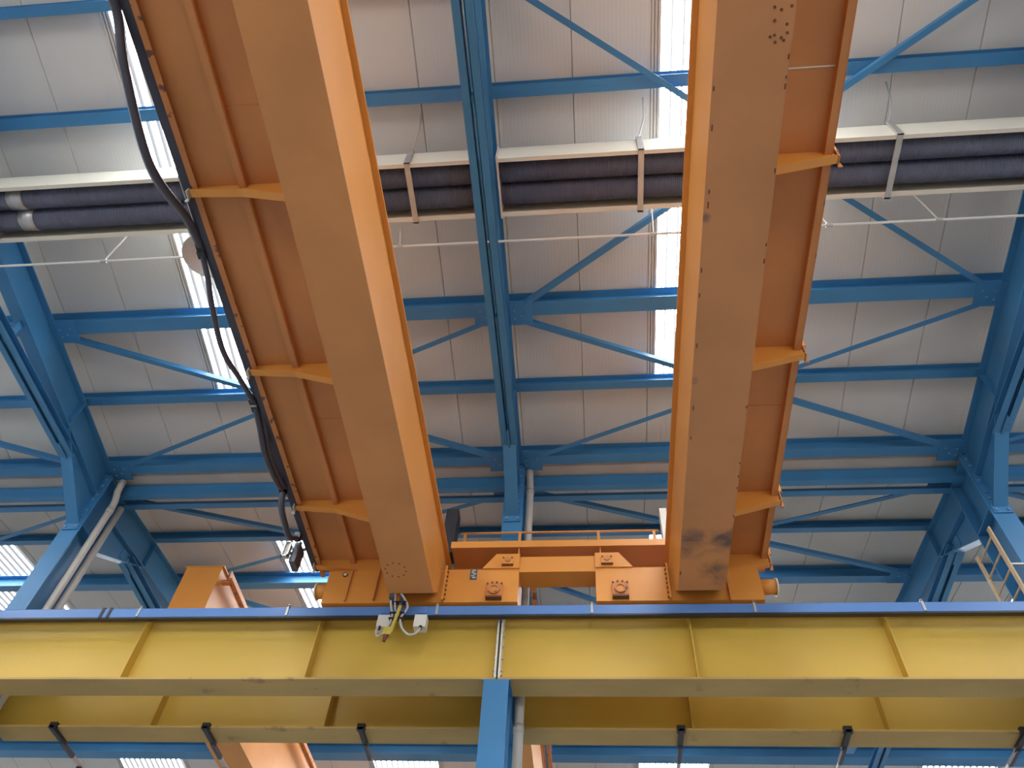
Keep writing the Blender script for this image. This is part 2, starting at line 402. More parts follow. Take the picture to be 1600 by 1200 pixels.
# ------------------------------------------------------------------ portal frames
def frame(xc, label):
    t = thing('portal_frame', label, 'steel frame', (xc, VAL, -E), 'blue portal frames')
    # lower column: one shaft under each runway beam
    for (ya, yb) in ((8.05, 8.40), (9.10, 9.45)):
        m = MB().box(xc - 0.145, xc + 0.145, ya, ya + 0.02, -E, 5.285).box(xc - 0.145, xc + 0.145, yb - 0.02, yb, -E, 5.285)
        m.box(xc - 0.007, xc + 0.007, ya + 0.019, yb - 0.019, -E, 5.285)
        sh = m.build('lower_column', 'blue', t)
        MB().box(xc - 0.16, xc + 0.16, ya, yb, 5.285, 5.30).build('cap_plate', 'blue', sh)
    for k in range(7):                                  # lacing between the shafts
        z0 = -1.2 + k * 0.95
        ya, yb = (8.40, 9.10) if k % 2 else (9.10, 8.40)
        MB().bar((xc - 0.11, ya, z0), (xc - 0.11, yb, z0 + 0.9), 0.02, 0.07, (1, 0, 0)).build('lacing', 'blue', t)
    # upper column between the two runway beams
    m = MB().box(xc - 0.15, xc + 0.15, 8.45, 8.47, 5.1, 9.32).box(xc - 0.15, xc + 0.15, 9.03, 9.05, 5.1, 9.32)
    m.box(xc - 0.007, xc + 0.007, 8.469, 9.031, 5.1, 9.5)
    m.box(xc - 0.15, xc + 0.15, 8.45, 9.05, 5.08, 5.1)
    m.box(xc - 0.145, xc + 0.145, 8.47, 9.03, 8.27, 8.29).box(xc - 0.145, xc + 0.145, 8.47, 9.03, 9.28, 9.30)
    m.build('upper_column', 'blue', t)
    for side in (0, 1):
        F = (lambda y: y) if side == 0 else (lambda y: 17.5 - y)
        ym = RIDGE0 if side == 0 else RIDGE0          # reach the ridge
        sg = 1 if side == 0 else -1
        R = lambda y: rf(F(y))
        # rafter
        m = MB()
        def strip(xa, xb, d0, d1, ya, yb):
            ps = [(F(ya), R(ya) - d0), (F(yb), R(yb) - d0), (F(yb), R(yb) - d1), (F(ya), R(ya) - d1)]
            m.prism(ps, 'x', xa, xb)
        strip(xc - 0.006, xc + 0.006, 0.27, 0.80, ym, 8.44)
        strip(xc - 0.10, xc + 0.10, 0.25, 0.27, ym, 8.44)
        strip(xc - 0.10, xc + 0.10, 0.79, 0.81, ym, 8.44)
        raf = m.build('rafter', 'blue', t)
        # haunch
        yt = 7.15; zt = R(yt) - 0.81
        m = MB().prism([(F(8.43), 8.27), (F(yt), zt), (F(8.43), R(8.43) - 0.80)], 'x', xc - 0.006, xc + 0.006)
        m.bar((xc, F(8.45), 8.26), (xc, F(yt), zt - 0.01), 0.19, 0.02)
        h = m.build('haunch', 'blue', t)
        m = MB()
        for xs in (-1, 1):
            xa, xb = sorted((xc + xs * 0.008, xc + xs * 0.095))
            m.prism([(F(7.10), R(7.1) - 0.27), (F(7.115), R(7.1) - 0.27), (F(7.115), R(7.1) - 0.79), (F(7.10), R(7.1) - 0.79)], 'x', xa, xb)
        m.build('stiffener', 'blue', raf)
        # end plate with bolts
        ya, yb = sorted((F(8.43), F(8.45)))
        ep = MB().box(xc - 0.125, xc + 0.125, ya, yb, 8.15, 9.36).build('end_plate', 'blue', t)
        for z in (8.20, 8.42, 8.55, 8.78, 8.90, 9.10, 9.24):
            for xs in (-0.085, 0.085):
                ya, yb = sorted((F(8.41), F(8.43)))
                MB().box(xc + xs - 0.016, xc + xs + 0.016, ya, yb, z - 0.016, z + 0.016).build('bolt', 'bolt_blue', ep)
        # horizontal tie: two channels with a slot between them, hung from the rafter
        yend = 7.55; yfar = 2 * RIDGE0 - 7.55
        for xs in (-1, 1):
            xa, xb = sorted((xc + xs * 0.018, xc + xs * 0.115))
            xw = xc + xs * 0.018; xv0, xv1 = sorted((xw, xw + xs * 0.008))
            ya, yb = sorted((F(yend), F(yfar)))
            m = MB().box(xv0, xv1, ya, yb, 8.80, 8.94).box(xa, xb, ya, yb, 8.80, 8.81).box(xa, xb, ya, yb, 8.93, 8.94)
            ch = m.build('tie_channel', 'blue', t)
        for yh in (5.35, 2.5):
            ya, yb = sorted((F(yh), F(yh + 0.09)))
            MB().box(xc - 0.016, xc + 0.016, ya, yb, 8.82, R(yh) - 0.80).build('tie_hanger', 'blue', t)
        ya, yb = sorted((F(7.25), F(7.75)))
        MB().box(xc - 0.017, xc + 0.017, ya, yb, 8.78, 9.0).build('tie_gusset', 'blue', t)
        # gusset plates for the roof braces
        for yg in (5.86, 8.42):
            for xs in (-1, 1):
                xa, xb = sorted((xc + xs * 0.10, xc + xs * 0.42))
                ya, yb = F(yg - 0.20), F(yg + 0.16)
                z = R(yg) - 0.29
                za, zb = R(yg - 0.20) - 0.29, R(yg + 0.16) - 0.29
                g = MB().prism([(ya, za), (yb, zb), (yb, zb + 0.012), (ya, za + 0.012)], 'x', xa, xb).build('gusset', 'blue', t)
                for (u, v) in ((0.16, 0.06), (0.16, -0.06), (0.26, 0.02), (0.33, -0.08)):
                    px = xc + xs * u; py = F(yg + v); pz = R(yg + v) - 0.29
                    MB().tube([(px, py, pz), (px, py, pz - 0.016)], 0.014, 6).build('bolt', 'bolt_blue', g)
    return t
frame(XF[0], 'blue haunched portal frame at the left with two pale downpipes on its column')
frame(XF[1], 'blue haunched portal frame in the middle between the two orange girders')
frame(XF[2], 'blue haunched portal frame at the right with a ladder beside its column')

# ------------------------------------------------------------------ diagonal braces
def brace(p, q, label, w=0.075):
    (xa, ya), (xb, yb) = p, q
    a = Vector((xa, ya, rf(ya) - 0.285)); b = Vector((xb, yb, rf(yb) - 0.285))
    m = MB().bar(a, b, w, 0.008)
    d = (b - a).normalized(); s = d.cross(Vector((0, 0, 1))).normalized()
    o = s * (w / 2 - 0.004) + Vector((0, 0, w / 2))
    m.bar(a + o, b + o, 0.008, w)
    tag(m.build('roof_brace', 'blue'), label, 'brace', 'blue diagonal roof braces')
XL, XC, XR = XF
LO, HI = 8.34, 5.98
gx = 0.30
brace((XC + gx, HI), (XR - gx, LO), 'blue diagonal brace from the middle strut joint down to the right column head')
brace((XR - gx, HI), (XC + gx, LO), 'blue diagonal brace from the right strut joint down to the middle column head')
brace((XL + gx, HI), (XC - gx, LO), 'blue brace from left strut joint, behind the left girder, to the middle column')
brace((XC - gx, HI), (XL + gx, LO), 'blue brace from middle strut joint, behind the left girder, to the left column')
brace((XC + gx, 5.72), (XR - 0.2, 1.55), 'blue diagonal brace rising from the middle strut joint to the upper right corner')
brace((XR - gx, 5.72), (XC + 0.2, 1.55), 'blue diagonal brace from the right strut joint up to the top of the middle rafter')
brace((XL - BAY + gx, HI), (XL - gx, LO), 'short blue brace end left of the left frame at the left edge')
brace((XR + BAY - gx, HI), (XR + gx, LO), 'short blue brace end right of the right frame at the right edge')
NLO, NHI = 17.5 - LO, 17.5 - HI
brace((XL + gx, NLO), (XC - gx, NHI), 'dark blue next-bay brace running right from the left column head')
brace((XC - gx, NLO), (XL + gx, NHI), 'dark blue next-bay brace running left from the middle column head')
brace((XC + gx, NLO), (XR - gx, NHI), 'dark blue next-bay brace running right from beside the grey downpipe')
brace((XR - gx, NLO), (XC + gx, NHI), 'dark blue next-bay brace running left from the right column head')
brace((XL - gx, NLO), (XL - BAY + gx, NHI), 'dark blue next-bay brace running left from the left column head to the left edge')
brace((XR + gx, NLO), (XR + BAY - gx, NHI), 'dark blue next-bay brace running right from the right column head to the right edge')
brace((XL + gx, 17.5 - 5.72), (XC - gx, 17.5 - 1.55), 'faint blue next-bay brace behind the orange girder end, left')
brace((XC + gx, 17.5 - 5.72), (XR - gx, 17.5 - 1.55), 'faint blue next-bay brace below the end carriage gap, right')

# ------------------------------------------------------------------ radiant heaters with twin tubes
def heater(xa, xb, straps, label, bands=()):
    t = thing('tube_heater', label, 'heater', ((xa + xb) / 2, 3.82, 9.35), 'tube heaters between the rafters')
    # hood: near skirt, far skirt and lid
    MB().box(xa, xb, 3.42, 3.435, 9.36, 9.70).box(xa, xb, 3.42, 3.47, 9.345, 9.36).build('near_skirt', 'cream', t)
    MB().box(xa, xb, 4.165, 4.18, 9.36, 9.70).box(xa, xb, 4.12, 4.18, 9.345, 9.36).build('far_skirt', 'cream', t)
    MB().box(xa, xb, 3.42, 4.18, 9.70, 9.715).build('lid', 'galv', t)
    for yc in (3.645, 3.945):
        tb = MB().tube([(xa + 0.02, yc, 9.53), (xb - 0.02, yc, 9.53)], 0.148, 20).build('heater_tube', 'tube_black', t, True)
        for bx in bands:
            o = 0.0 if yc < 3.8 else 0.03
            bnd = MB().tube([(bx + o, yc, 9.53), (bx + o + 0.21, yc, 9.53)], 0.153, 20).build('clamp_band', 'silver', tb, True)
    for x in (xa, xb):
        MB().box(x - 0.012, x + 0.012, 3.40, 4.20, 9.34, 9.72).build('end_plate', 'trim_white', t)
    for sx in straps:
        m = MB().box(sx - 0.035, sx + 0.035, 3.40, 4.22, 9.33, 9.345)
        m.box(sx - 0.035, sx + 0.035, 3.395, 3.415, 9.33, 9.75).box(sx - 0.035, sx + 0.035, 4.185, 4.205, 9.33, 9.75)
        m.box(sx - 0.035, sx + 0.035, 3.395, 4.205, 9.74, 9.755)
        st = m.build('strap', 'galv', t)
        MB().tube([(sx, 3.41, 9.75), (sx + 0.08, 3.25, 10.0), (sx + 0.09, 3.1, rf(3.1))], 0.009, 6).build('suspension_wire', 'galv', st)
        MB().tube([(sx, 4.19, 9.75), (sx, 4.3, rf(4.3) - 0.1)], 0.008, 6).build('suspension_wire', 'galv', st)
heater(XL + 0.16, XC - 0.15, (-4.95, -2.06), 'twin black heater tubes with silver clamp bands, left of the middle rafter', (-7.42,))
heater(XC + 0.15, XR - 0.15, (0.79, 3.77), 'twin black heater tubes right of the middle rafter, passing behind the right girder')
# gas pipe slung beside the heaters
t = thing('gas_pipe', 'thin white pipe slung across the roof below the heater tubes', 'pipe', (-1.1, 4.47, 9.22))
MB().tube([(XPA, 4.47, 9.24), (XPB, 4.47, 9.24)], 0.017, 8).build('pipe', 'pipe_white', t, True)
for hx in (-6.35, -2.3, 0.95, 3.1, 4.4):
    MB().tube([(hx, 4.47, 9.24), (hx + (0.35 if hx < -3 else -0.3 if hx > 2 else 0.0), 4.20, 9.60)], 0.009, 6).build('hanger', 'pipe_white', t)
    MB().tube([(hx - 0.04, 4.47, 9.24), (hx + 0.04, 4.47, 9.24)], 0.026, 8).build('coupling', 'galv', t)

# ------------------------------------------------------------------ round high-bay lamp under the left rooflight
t = thing('high_bay_lamp', 'round grey high-bay lamp against the left rooflight, behind the black cable', 'lamp', (-4.68, 4.25, 8.75))
prof = [(0.0, 0.32), (0.06, 0.32), (0.08, 0.22), (0.17, 0.17), (0.26, 0.08), (0.30, 0.0)]
def lathe(m, c, prof, n=28):
    vs = []; fs = []
    for r, z in prof:
        for k in range(n):
            a = 2 * math.pi * k / n; vs.append((c[0] + r * math.cos(a), c[1] + r * math.sin(a), c[2] + z))
    for i in range(len(prof) - 1):
        for k in range(n): fs.append((i * n + k, i * n + (k + 1) % n, (i + 1) * n + (k + 1) % n, (i + 1) * n + k))
    return m.add(vs, fs)
lathe(MB(), (-4.68, 4.25, 8.78), prof).build('reflector', 'lamp_grey', t, True)
lathe(MB(), (-4.68, 4.25, 8.78), [(0.0, 0.03), (0.13, 0.03), (0.13, 0.02), (0.285, 0.02), (0.285, 0.0), (0.304, 0.0), (0.304, 0.015)]).build('diffuser', 'lamp_grey', t, True)
MB().tube([(-4.68, 4.25, 9.10), (-4.68, 4.25, rf(4.25))], 0.012, 6).build('stem', 'galv', t)

# ------------------------------------------------------------------ crane runway beams
STX = [-1.10 + BAY / 3 * k for k in range(-6, 7)]
def runway(xa, xb, yc, label, bolted):
    t = thing('runway_beam', label, 'crane beam', ((xa + xb) / 2, yc, 5.30), 'yellow crane runway beams')
    MB().box(xa, xb, yc - 0.006, yc + 0.006, 5.325, 6.28).build('web', 'yellow', t)
    MB().box(xa, xb, yc - 0.175, yc + 0.175, 5.30, 5.325).build('bottom_flange', 'yellow_dusty', t)
    MB().box(xa, xb, yc - 0.175, yc + 0.175, 6.28, 6.31).build('top_flange', 'yellow_dusty', t)
    for x in STX:
        if x < xa + 0.3 or x > xb - 0.3: continue
        for sy in (-1, 1):
            ya, yb = sorted((yc + sy * 0.006, yc + sy * 0.15))
            MB().box(x - 0.007, x + 0.007, ya, yb, 5.325, 6.28).build('stiffener', 'yellow', t)
    for x, s in ((xa, 1), (xb, -1)):
        if abs(x - XC) > 0.2: continue
        a, b = sorted((x, x + s * 0.022))
        ep = MB().box(a, b, yc - 0.17, yc + 0.17, 5.325, 6.28).build('end_plate', 'cream', t)
        for z in (5.40, 5.46, 5.62, 5.78, 5.94, 6.1, 6.2):
            a, b = sorted((x + s * 0.022, x + s * 0.04))
            MB().box(a, b, yc - 0.12, yc - 0.09, z - 0.014, z + 0.014).build('bolt', 'galv', ep)
    MB().prism([(yc - 0.06, 6.31), (yc + 0.06, 6.31), (yc + 0.06, 6.325), (yc + 0.02, 6.335), (yc + 0.02, 6.36), (yc + 0.033, 6.37), (yc + 0.033, 6.40),
                (yc - 0.033, 6.40), (yc - 0.033, 6.37), (yc - 0.02, 6.36), (yc - 0.02, 6.335), (yc - 0.06, 6.325)], 'x', xa, xb).build('rail', 'galv', t)
runway(XPA, XC - 0.012, 8.225, 'near yellow crane beam left of the middle column, under the blue conductor bar', True)
runway(XC + 0.012, XPB, 8.225, 'near yellow crane beam right of the middle column, under the blue conductor bar', True)
runway(XPA, XC - 0.012, 9.275, 'farther lower-looking yellow crane beam left of the middle column', False)
runway(XC + 0.012, XPB, 9.275, 'farther lower-looking yellow crane beam right of the middle column', False)

# blue enclosed conductor bar in front of the near beam
t = thing('conductor_bar', 'long blue conductor bar along the top of the near yellow beam', 'conductor bar', (-1.1, 7.95, 6.06))
MB().prism([(7.90, 6.085), (7.985, 6.085), (7.985, 6.21), (7.975, 6.222), (7.91, 6.222), (7.90, 6.21)], 'x', XPA, XPB).build('bar', 'blue_bar', t)
MB().box(XPA, XPB, 7.902, 7.97, 6.062, 6.085).build('slot_lip', 'black', t)
for cx in (-5.739, -3.785, -1.882, 0.021, 1.951, 3.88):
    m = MB().box(cx - 0.014, cx + 0.014, 7.888, 7.90, 6.09, 6.25).box(cx - 0.014, cx + 0.014, 7.888, 8.06, 6.225, 6.24)
    m.box(cx - 0.014, cx + 0.014, 8.04, 8.06, 6.225, 6.30)
    m.build('clip', 'galv', t)
for cx in (-6.23, -6.13):
    MB().box(cx - 0.02, cx + 0.02, 7.892, 7.99, 6.075, 6.23).build('joint_sleeve', 'black', t)

# ------------------------------------------------------------------ bracket arms and conduit on the far beam
for k, ax in enumerate((-6.95, -4.90, -2.89, 1.04, 2.98, 4.96)):
    nm = ['black-clamped silver bracket arm below the far beam, leftmost', 'black-clamped silver bracket arm below the far beam, second from left',
          'black-clamped silver bracket arm below the far beam, nearest left of the column', 'black-clamped silver bracket arm below the far beam, first right of the column',
          'black-clamped silver bracket arm below the far beam, second from right', 'black-clamped silver bracket arm below the far beam, rightmost'][k]
    t = thing('bracket_arm', nm, 'bracket', (ax, 9.10, 5.2), 'bracket arms under the far beam')
    MB().box(ax - 0.05, ax + 0.05, 9.06, 9.12, 5.27, 5.345).box(ax - 0.03, ax + 0.03, 9.06, 9.46, 5.255, 5.298).build('clamp', 'black', t)
    MB().box(ax - 0.022, ax + 0.022, 9.40, 9.75, 5.235, 5.285).build('arm_base', 'cable_dark', t)
    MB().box(ax - 0.020, ax + 0.020, 9.70, 10.25, 5.24, 5.28).build('arm', 'silver', t)
    MB().box(ax - 0.03, ax + 0.03, 9.97, 10.10, 5.21, 5.245).build('saddle', 'black', t)
tag(MB().tube([(XPA, 10.03, 5.19), (XPB, 10.03, 5.19)], 0.016, 8).build('conduit', 'galv', None, True),
    'thin grey conduit carried by the bracket arms at the bottom edge', 'conduit')

# ------------------------------------------------------------------ downpipes and ladder
def downpipe(name, pts, r, label, joints=(), feet=True):
    t = thing(name, label, 'pipe', (pts[-1][0], pts[-1][1], pts[-1][2]), 'rain downpipes')
    MB().tube(pts, r, 14).build('pipe', 'pipe_grey', t, True)
    for z in joints:
        MB().tube([(pts[-1][0], pts[-1][1], z), (pts[-1][0], pts[-1][1], z + 0.10)], r * 1.12, 14).build('coupling', 'pipe_grey', t, True)
px = XL + 0.24
downpipe('downpipe', [(px + 0.02, 8.58, 9.36), (px + 0.02, 8.58, 9.24), (px + 0.015, 8.60, 9.14), (px + 0.005, 8.68, 9.0), (px, 8.70, 8.88), (px, 8.70, 8.7), (px, 8.70, -E)], 0.055,
         'cream downpipe with a bend at its top, nearer pipe on the left column', (8.74, 6.6))
downpipe('downpipe', [(px, 8.90, 9.05), (px, 8.90, -E)], 0.055, 'straight cream downpipe behind the bent one on the left column', (6.2,))
cx = XC + 0.22
downpipe('downpipe', [(cx - 0.01, 8.60, 9.40), (cx - 0.01, 8.61, 9.3), (cx, 8.66, 9.12), (cx, 8.68, 9.0), (cx, 8.68, -E)], 0.058,
         'pale downpipe beside the middle column above the orange handrail', (8.95, 5.0))
lx = 5.40
t = thing('ladder', 'pale brown metal ladder leaning up beside the right column', 'ladder', (lx, 8.66, 6.34))
for ly in (8.37, 8.95):
    MB().box(lx - 0.012, lx + 0.012, ly - 0.035, ly + 0.035, 6.34, 7.80).build('stile', 'ladder_metal', t)
for k in range(5):
    z = 7.68 - k * 0.28
    MB().tube([(lx, 8.37, z), (lx, 8.95, z)], 0.014, 8).build('rung', 'ladder_metal', t, True)
for z in (7.2, 6.5):
    MB().box(lx, XR - 0.15, 8.39, 8.42, z - 0.012, z + 0.012).build('wall_bracket', 'galv', t)

# ------------------------------------------------------------------ the orange overhead crane
crane = thing('bridge_crane', 'orange double-girder overhead crane spanning the hall on the yellow beams', 'crane', (-0.43, -0.5, 6.35))
ZB, ZT = 6.26, 7.19
YG0 = -9.3
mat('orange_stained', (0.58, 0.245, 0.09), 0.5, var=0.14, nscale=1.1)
def girder(side):
    # side -1: left girder, +1: right girder; xi inner web, xo outer web
    xi, xo = (-1.92, -2.475) if side < 0 else (1.057, 1.606)
    s = side
    web = [(YG0, ZB + 0.012), (7.70, ZB + 0.012), (7.93, ZB + 0.20), (7.93, 6.875), (8.40, 6.875), (8.40, ZT - 0.015), (YG0, ZT - 0.015)]
    m = MB()
    for x in (xi, xo):
        a, b = sorted((x, x + (0.012 if x == xi else -0.012) * s)); m.prism(web, 'x', a, b)
    g = m.build('box_girder', 'orange', crane)
    a, b = sorted((xi - 0.004 * s, xo + 0.004 * s))
    bp = MB().box(a, b, YG0, 7.70, ZB - 0.003, ZB + 0.012)
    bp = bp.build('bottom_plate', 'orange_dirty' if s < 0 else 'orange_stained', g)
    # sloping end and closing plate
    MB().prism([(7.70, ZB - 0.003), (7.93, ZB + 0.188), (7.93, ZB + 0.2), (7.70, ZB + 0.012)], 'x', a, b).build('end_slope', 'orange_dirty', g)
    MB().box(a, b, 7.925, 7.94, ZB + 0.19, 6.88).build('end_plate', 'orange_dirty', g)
    lip = 0.055
    a, b = sorted((xi - lip * s, xo + 0.05 * s))
    MB().box(a, b, YG0, 8.40, ZT - 0.015, ZT + 0.01).build('top_plate', 'orange', g)
    # walkway along the outer side
    xe = -3.66 if s < 0 else 2.28
    zw = 7.115
    a, b = sorted((xo, xe))
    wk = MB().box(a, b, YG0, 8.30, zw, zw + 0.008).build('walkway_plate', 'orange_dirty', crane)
    xr = -3.13 if s < 0 else 2.215
    m = MB().box(*sorted((xr, xr + 0.008)), YG0, 8.30, zw - 0.075, zw)
    m.box(*sorted((xr, xr + 0.065 * s)), YG0, 8.30, zw - 0.083, zw - 0.075)
    m.build('edge_angle' if s > 0 else 'stringer_angle', 'orange_dirty', wk)
    if s < 0:
        m = MB().box(xe, xe + 0.008, YG0, 8.30, zw - 0.075, zw + 0.10).box(xe, xe + 0.06, YG0, 8.30, zw - 0.083, zw - 0.075)
        m.build('edge_angle', 'orange_worn', wk)
    else:
        MB().box(xe, xe + 0.008, YG0, 8.30, zw - 0.085, zw + 0.10).box(xe + 0.012, xe + 0.018, YG0, 8.30, zw - 0.02, zw + 0.12).build('toe_board', 'orange_worn', wk)
    # weld seams across the walkway underside
    for yy in (1.97, 5.6):
        a, b = sorted((xo, xr))
        MB().box(a, b, yy - 0.006, yy + 0.006, zw - 0.006, zw).build('weld_seam', 'cream' if s > 0 and yy < 3 else 'orange_worn', wk)
    for yy in (-7.78, -5.68, -3.58, -1.48, 0.62, 2.72, 4.82, 6.93, 8.05):
        w = 0.08
        m = MB()
        if s < 0:
            m.bar((xo, yy, 6.69), (-3.13, yy, 6.93), w, 0.012, (0, 0, 1))
            m.bar((xe, yy, 6.99), (-3.12, yy, 6.93), w, 0.012, (0, 0, 1))
            m.prism([(xo, 6.69), (-3.13, 6.93), (xe, 6.99), (xe, zw), (xo, zw)], 'y', yy - 0.005, yy + 0.005)
        else:
            m.bar((xo, yy, 6.71), (2.30, yy, 6.93), w, 0.012, (0, 0, 1))
            m.prism([(xo, 6.71), (2.30, 6.93), (2.30, zw), (xo, zw)], 'y', yy - 0.005, yy + 0.005)
        br = m.build('walkway_bracket', 'orange', wk)
        xs = xe + 0.03 * s
        m = MB().box(*sorted((xs, xs + 0.012 * s)), yy - 0.03, yy + 0.07, (6.97 if s < 0 else 6.93), 7.30).box(*sorted((xs, xs + 0.04 * s)), yy + 0.06, yy + 0.07, (6.95 if s < 0 else 6.90), 7.30)
        m.build('post_foot', 'box_white' if s < 0 else 'orange_worn', wk)
        MB().tube([(xs + 0.03 * s, yy, 7.1), (xs + 0.03 * s, yy, 8.15)], 0.018, 8).build('rail_post', 'orange', wk)
    for z in (8.15, 7.65):
        MB().tube([(xe + 0.06 * s, YG0, z), (xe + 0.06 * s, 8.3, z)], 0.02, 8).build('handrail', 'orange', wk)
    return g, bp, wk
gl, bpl, wkl = girder(-1)
gr, bpr, wkr = girder(1)
cl = wloc(crane)
blotches(MATS['orange_stained'], [((1.17 - cl.x, 6.9 - cl.y, ZB + E - cl.z), 0.5), ((1.50 - cl.x, 6.85 - cl.y, ZB + E - cl.z), 0.42), ((1.45 - cl.x, 7.4 - cl.y, ZB + E - cl.z), 0.45),
                                  ((1.075 - cl.x, 2.9 - cl.y, ZB + E - cl.z), 0.10), ((1.075 - cl.x, 4.6 - cl.y, ZB + E - cl.z), 0.10)],
         (0.15, 0.085, 0.07), 0.5, 5.0)
for k in range(10):                                   # ring of plug holes in the left bottom plate
    a = 2 * math.pi * k / 10 + 0.2
    x, y = -2.31 + 0.125 * math.cos(a), 7.27 + 0.125 * math.sin(a)
    MB().tube([(x, y, ZB - 0.007), (x, y, ZB)], 0.011, 8).build('bolt', 'bolt_dark', bpl)
for (dx, dy) in ((-0.07, 0.0), (-0.02, 0.02), (0.05, 0.0), (-0.06, 0.09), (0.03, 0.12), (-0.08, 0.2), (-0.05, 0.19), (0.0, 0.21), (0.04, 0.18), (-0.04, 0.24), (0.02, 0.23)):
    MB().tube([(1.53 + dx, 1.30 + dy, ZB - 0.006), (1.53 + dx, 1.30 + dy, ZB)], 0.012, 8).build('plugged_hole', 'bolt_dark', bpr)
for k in range(22):                                   # chipped weld spots along the right plate edges
    y = random.uniform(1.4, 7.5); x = 1.60 if k % 2 else random.uniform(1.065, 1.10)
    MB().box(x - 0.006, x + 0.006, y, y + random.uniform(0.02, 0.06), ZB - 0.006, ZB).build('weld_spot', 'bolt_dark', bpr)

# end carriage with two wheel boxes joined by a beam
YC = 7.98
def wheel_box(xa, xb, flip):
    m = MB().box(xa, xb, YC, 8.42, 6.335, 6.86)
    wb = m.build('wheel_box', 'orange', crane)
    inner = xb if not flip else xa
    sg = -1 if not flip else 1
    # lug on top
    MB().prism([(inner, 6.86), (inner, 7.10), (inner + sg * 0.31, 7.10), (inner + sg * 0.48, 6.86)], 'y', YC - 0.02, YC + 0.03).build('lug_plate', 'orange', wb)
    MB().prism([(inner, 6.86), (inner, 7.10), (inner + sg * 0.31, 7.10), (inner + sg * 0.48, 6.86)], 'y', 8.36, 8.40).build('lug_plate', 'orange', wb)
    bx = inner + sg * 0.30
    bpz = MB().box(bx - 0.10, bx + 0.10, YC - 0.045, YC, 6.37, 6.60).build('bearing_plate', 'orange_worn', wb)
    MB().box(bx - 0.10, bx + 0.10, YC - 0.075, YC, 6.355, 6.38).build('bearing_shadow', 'bolt_dark', bpz)  # dark strip standing in for the shadow below the bearing plate
    MB().ring((bx, YC - 0.075, 6.49), 'y', 0.045, 0.075, 0.03).build('bearing_ring', 'orange_worn', bpz, False)
    MB().tube([(bx, YC - 0.045, 6.49), (bx, YC - 0.06, 6.49)], 0.045, 16).build('bearing_cap', 'orange', bpz)
    for (u, v) in ((-0.09, 0.10), (0.09, 0.10), (-0.03, 0.115), (0.03, 0.115)):
        MB().tube([(bx + u, YC - 0.06, 6.485 + v), (bx + u, YC - 0.045, 6.485 + v)], 0.012, 6).build('bolt', 'bolt_dark', bpz)
    px = inner + sg * 0.155
    lp = MB().box(px - 0.075, px + 0.075, YC - 0.04, YC - 0.02, 6.91, 7.03).build('pin_plate', 'orange', wb)
    MB().tube([(px, YC - 0.055, 6.985), (px, YC - 0.04, 6.985)], 0.038, 16).build('pin', 'orange_worn', lp)
    MB().box(px - 0.075, px + 0.075, YC - 0.05, YC - 0.02, 6.895, 6.912).build('pin_strip', 'bolt_dark', lp)  # dark strip along the plate's lower edge
    for u in (-0.055, 0.055): MB().tube([(px + u, YC - 0.052, 7.015), (px + u, YC - 0.04, 7.015)], 0.011, 6).build('bolt', 'bolt_dark', lp)
    # bolted flange against the girder web
    fx = -1.845 if not flip else 0.985
    fl = MB().box(fx - 0.012, fx + 0.012, YC - 0.06, YC, 6.335, 6.88).build('bolted_flange', 'orange', wb)
    for k in range(8):
        z = 6.36 + k * 0.072
        MB().tube([(fx - 0.012 if flip else fx + 0.012, YC - 0.035, z), (fx + 0.012 + 0.02 if not flip else fx - 0.032, YC - 0.035, z)], 0.014, 6).build('bolt', 'bolt_dark', fl)
    # wheel standing on the rail
    MB().tube([(bx, 8.18, 6.49), (bx, 8.27, 6.49)], 0.09, 20).build('wheel', 'plate_dark', wb, True)
    return wb
wbl = wheel_box(-3.42, -0.90, False)
wbr = wheel_box(0.083, 2.12, True)
MB().box(-0.905, 0.09, YC + 0.01, 8.30, 6.815, 7.07).build('tie_beam', 'orange', crane)
MB().box(-3.12, -3.10, YC - 0.03, YC, 6.36, 6.86).build('rib', 'orange_dirty', wbl)
MB().box(-2.75, -2.73, YC - 0.05, YC, 6.36, 6.86).build('rib', 'orange_dirty', wbl)
MB().box(1.70, 1.72, YC - 0.05, YC, 6.30, 6.84).build('rib', 'orange_dirty', wbr)
lh = MB().tube([(-3.20, YC - 0.02, 6.79), (-3.20, YC, 6.79)], 0.035, 12).build('hole_rim', 'bolt_dark', wbl)
MB().tube([(-3.195, YC - 0.025, 6.785), (-3.195, YC - 0.005, 6.785)], 0.022, 12).build('hole', 'box_white', wbl)
npl = MB().box(-1.535, -1.445, YC - 0.006, YC, 6.69, 6.86).build('rating_plate', 'plate_dark', wbl)
for (u, v, w2, h2) in ((0.0, 0.062, 0.025, 0.010), (-0.012, 0.030, 0.016, 0.014), (0.015, 0.005, 0.020, 0.012), (-0.01, -0.025, 0.022, 0.010), (0.008, -0.055, 0.024, 0.012)):
    MB().box(-1.49 + u - w2, -1.49 + u + w2, YC - 0.009, YC - 0.006, 6.775 + v - h2, 6.775 + v + h2).build('plate_mark', 'galv', npl)
for (xa, xb, wb) in ((2.12, 2.34, wbr), (-3.42, -3.60, wbl)):
    bf = MB().tube([(xa, 8.2, 6.70), (xb, 8.2, 6.70)], 0.10, 18).build('buffer', 'orange', wb, True)
    MB().tube([(xb, 8.2, 6.70), (xb + (0.02 if xb > 0 else -0.02), 8.2, 6.70)], 0.115, 18).build('buffer_rim', 'cream', bf, True)
